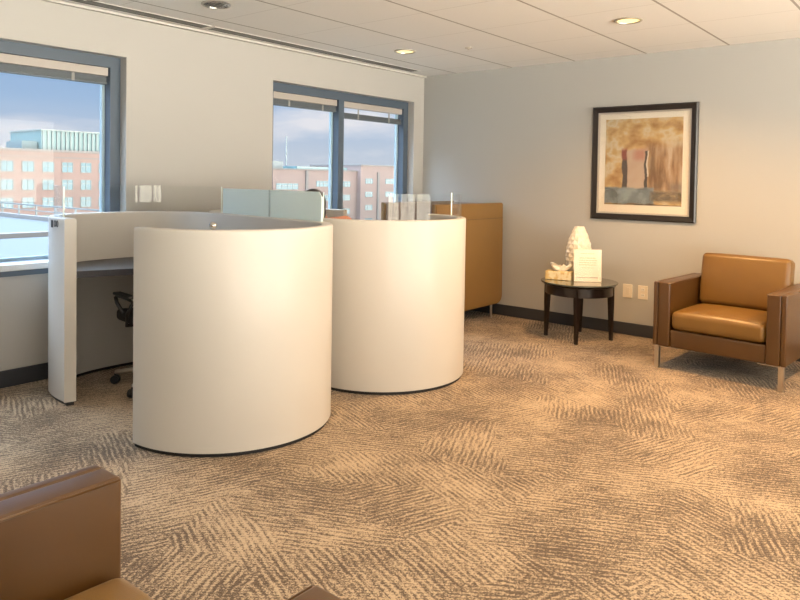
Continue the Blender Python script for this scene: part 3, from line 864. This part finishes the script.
    over(ramp(noise(12, (1, 1, 2)), [(.4, (.08, .06, .04)), (.6, (.24, .17, .09))]), mask(.06, .36, -.36, -.27, .03), .9)
    over((.13, .12, .12), mask(.22, .36, -.28, -.20, .05), .6)
    over(ramp(noise(14, (1, .4, 2)), [(.45, (.055, .04, .03)), (.65, (.30, .20, .09))]), mask(-.5, .5, -.5, -.375, .01))
    L(cur, b.inputs['Base Color']); b.inputs['Roughness'].default_value = .6
    obj('art_print', bx(-.0095, -.0082, -iw+.062, iw-.062, -ih+.075, ih-.055), m, r)
    obj('glazing', bx(-.0125, -.0110, -iw, iw, -ih, ih), glass('picture_glass', (1, 1, 1), 1.6), r)
picture()

# ------------------------------------------------------------------ outside
M_brick = mat('pink_brick', (.20, .145, .135), .9, vary=.08, vscale=.6)
M_brick_b = mat('pale_pink_stone', (.20, .158, .152), .9, vary=.06, vscale=.4)
M_trimw = mat('pale_stone', (.15, .145, .145), .8)
M_wing = mat('far_window_glass', (.025, .10, .145), .15, vary=.45, vscale=.9)
M_wfr = mat('far_window_frame', (.15, .18, .19), .5)
M_roofw = mat('white_roof', (.065, .078, .088), .9, vary=.05, vscale=.3)
M_pent = mat('penthouse_glass', (.10, .175, .195), .25, vary=.12, vscale=.5)
def far_window(root, x, z, w, h, y, pan=2):
    bm = bmesh.new(); t = .12
    box(bm, x-w/2, x+w/2, y-.10, y-.02, z-h/2, z+h/2, 0)
    for k in range(pan+1):
        xx = x-w/2+w*k/pan; box(bm, xx-t/2, xx+t/2, y-.16, y-.101, z-h/2, z+h/2, 1)
    for zz in (z-h/2, z+h*.12, z+h/2): box(bm, x-w/2, x+w/2, y-.16, y-.101, zz-t/2, zz+t/2, 1)
    obj('window', bm, [M_wing, M_wfr], root)
b1 = thing('brick_building', 'pink brick office block outside the left window', 'building', (0, 0, .8))
obj('facade', bx(30, 76, 130, 150, -22, 4.9), M_brick, b1)
bm = bmesh.new(); box(bm, 29.8, 76.2, 129.7, 150, 4.9, 5.35); box(bm, 29.9, 76.1, 129.85, 130, 3.75, 4.0); obj('cornice', bm, M_trimw, b1)
for row in range(5):
    for k in range(11):
        far_window(b1, 34.9+k*3.62, 2.05-row*3.35, 2.05, 1.9, 130)
ph = obj('penthouse', bx(52.6, 75, 132, 146, 5.36, 9.0), M_pent, b1)
bm = bmesh.new()
for k in range(26): box(bm, 52.8+k*.87, 52.95+k*.87, 131.7, 131.99, 5.4, 8.9)
box(bm, 52.4, 75.2, 131.5, 146.2, 9.0, 9.25); obj('louver_frame', bm, M_wfr, ph)
obj('roof_shed', bx(49.5, 52.3, 133, 140, 5.36, 6.9), mat('shed_blue_grey', (.07, .11, .13), .6), b1)
b2 = thing('brick_building', 'long pale pink block in the distance outside the corner window', 'building', (0, 0, 0))
obj('facade', bx(118, 181, 170, 195, -26, 4.3), M_brick_b, b2)
obj('tower_block', bx(181.05, 225, 168, 195, -26, 6.4), M_brick_b, b2)
bm = bmesh.new(); box(bm, 117.8, 181, 169.6, 195, 4.31, 4.7); box(bm, 180.9, 225.2, 167.6, 195, 6.41, 6.9)
for x in (156, 190.5): box(bm, x-.5, x+.5, 169.4 if x < 181 else 167.5, 169.99 if x < 181 else 167.99, -26, 4.2)
obj('cornice', bm, M_trimw, b2)
for row in range(4):
    for x, w in ((123, 5), (134, 5), (147.5, 9.5), (164, 6.8), (174.5, 6.0)): far_window(b2, x, -1.2-row*4.9+(.9 if x > 155 else 0), w, 2.0, 170, 4)
    for x, w in ((185.5, 4.0), (199, 8.4), (212.5, 7.6)): far_window(b2, x, .9-row*4.9, w, 1.9, 168, 3)
obj('roof_plant', bx(142, 150, 175, 185, 4.71, 7.2), mat('plant_white', (.15, .175, .185), .7), b2)
bm = bmesh.new(); tube(bm, [(154, 178, 4.7), (154, 178, 16)], .28, 8); tube(bm, [(145, 176, 7.21), (145, 176, 18)], .35, 8); obj('mast', bm, M_wfr, b2)
obj('roof_canopy', bx(153.5, 178, 172, 182, 4.71, 5.6), M_pent, b2)
lr = thing('low_roof', 'flat white roof with a railing just below the left window', 'roof', (0, 0, 0))
obj('roof_deck', bx(-25, 11.8, 5, 60, -9, -1.25), M_roofw, lr)
obj('parapet', bx(11.4, 11.8, 5, 60, -1.249, -1.02), M_trimw, lr)
obj('parapet', bx(-25, 11.38, 25.6, 26.1, -1.249, -1.05), M_trimw, lr)
bm = bmesh.new()
for k in range(22): box(bm, 11.55, 11.63, 6+k*2.4, 6.08+k*2.4, -1.02, -.45)
box(bm, 11.55, 11.63, 5, 58, -.45, -.38); box(bm, 11.56, 11.62, 5, 58, -.75, -.70)
obj('railing', bm, M_wfr, lr)
g = struct('ground', bx(-300, 700, 3, 700, -26.5, -26.01), mat('street_grey', (.07, .075, .08), .9))

# ------------------------------------------------------------------ sky and sun
wd = bpy.data.worlds.new('sky'); bpy.context.scene.world = wd; wd.use_nodes = True
nt = wd.node_tree; N = nt.nodes.new; L = nt.links.new
bg = nt.nodes['Background']; tc = N('ShaderNodeTexCoord'); sp = N('ShaderNodeSeparateXYZ'); L(tc.outputs['Generated'], sp.inputs[0])
cr = N('ShaderNodeValToRGB'); L(sp.outputs[2], cr.inputs[0]); e = cr.color_ramp.elements
e[0].position = 0; e[0].color = (.66, .68, .75, 1); e[1].position = 1; e[1].color = (13, 15.8, 19.5, 1)
for p_, k_ in ((.045, (.56, .62, .74)), (.10, (.38, .52, .74)), (.20, (.28, .44, .72)), (.34, (.9, 1.15, 1.6)), (.55, (10, 12.4, 15.6))):
    q = e.new(p_); q.color = (*k_, 1)
mp = N('ShaderNodeMapping'); mp.inputs['Scale'].default_value = (3.0, 3.0, 11); mp.inputs['Location'].default_value = (.35, .2, .1); L(tc.outputs['Generated'], mp.inputs[0])
no = N('ShaderNodeTexNoise'); no.inputs['Scale'].default_value = 1.6; no.inputs['Detail'].default_value = 6; L(mp.outputs[0], no.inputs[0])
c2_ = N('ShaderNodeValToRGB'); L(no.outputs['Fac'], c2_.inputs[0]); c2_.color_ramp.elements[0].position = .50; c2_.color_ramp.elements[1].position = .68
mx = N('ShaderNodeMix'); mx.data_type = 'RGBA'; L(c2_.outputs[0], mx.inputs[0]); L(cr.outputs[0], mx.inputs[6]); mx.inputs[7].default_value = (.86, .82, .86, 1)
side = N('ShaderNodeMapRange'); side.interpolation_type = 'SMOOTHSTEP'; L(sp.outputs[1], side.inputs[0])
side.inputs[1].default_value = -.05; side.inputs[2].default_value = -.45; side.inputs[3].default_value = 0; side.inputs[4].default_value = 1
mh = N('ShaderNodeMix'); mh.data_type = 'RGBA'; L(side.outputs[0], mh.inputs[0]); L(mx.outputs[2], mh.inputs[6]); mh.inputs[7].default_value = (0, 0, 0, 1)
up = N('ShaderNodeMapRange'); L(sp.outputs[2], up.inputs[0]); up.inputs[1].default_value = -.12; up.inputs[2].default_value = .12
gl = N('ShaderNodeMix'); gl.data_type = 'RGBA'; L(up.outputs[0], gl.inputs[0]); gl.inputs[6].default_value = (27, 24, 20.0, 1); gl.inputs[7].default_value = (2.4, 2.3, 2.15, 1)  # bright ground and haze glow added on the unseen side to fill the room
L(gl.outputs[2], mh.inputs[7]); L(mh.outputs[2], bg.inputs[0]); bg.inputs[1].default_value = 1.0
sun = bpy.data.lights.new('sun', 'SUN'); sun.energy = 1.2; sun.color = (1, .95, .9); sun.angle = .02
so = bpy.data.objects.new('sun', sun); C.objects.link(so)
so.rotation_euler = Vector((.35, 1, -.75)).to_track_quat('-Z', 'Y').to_euler()

# ------------------------------------------------------------------ camera
cam = bpy.data.cameras.new('camera'); co = bpy.data.objects.new('camera', cam); C.objects.link(co)
yaw, pitch, roll = math.radians(39.44508), math.radians(-1.65133), math.radians(.90326)
fwd = Vector((math.cos(yaw)*math.cos(pitch), math.sin(yaw)*math.cos(pitch), math.sin(pitch)))
right = Vector((math.sin(yaw), -math.cos(yaw), 0)); up = right.cross(fwd)
c_, s_ = math.cos(roll), math.sin(roll)
Rr = right*c_+up*s_; Uu = up*c_-right*s_
m4 = Matrix((Rr, Uu, -fwd)).transposed().to_4x4(); m4.translation = (-6.233, -4.801, 1.38)
co.matrix_world = m4
cam.sensor_width = 36; cam.lens = 696.296*36/800; cam.shift_y = -(300-200.363)/800; cam.clip_start = .05; cam.clip_end = 2000
sc = bpy.context.scene; sc.camera = co
sc.view_settings.view_transform = 'Standard'; sc.view_settings.look = 'None'; sc.view_settings.gamma = 1; sc.view_settings.exposure = 0
sc.view_settings.use_curve_mapping = False
sc.cycles.max_bounces = 10; sc.cycles.diffuse_bounces = 6; sc.cycles.transparent_max_bounces = 16; sc.cycles.sample_clamp_indirect = 4; sc.cycles.caustics_reflective = False
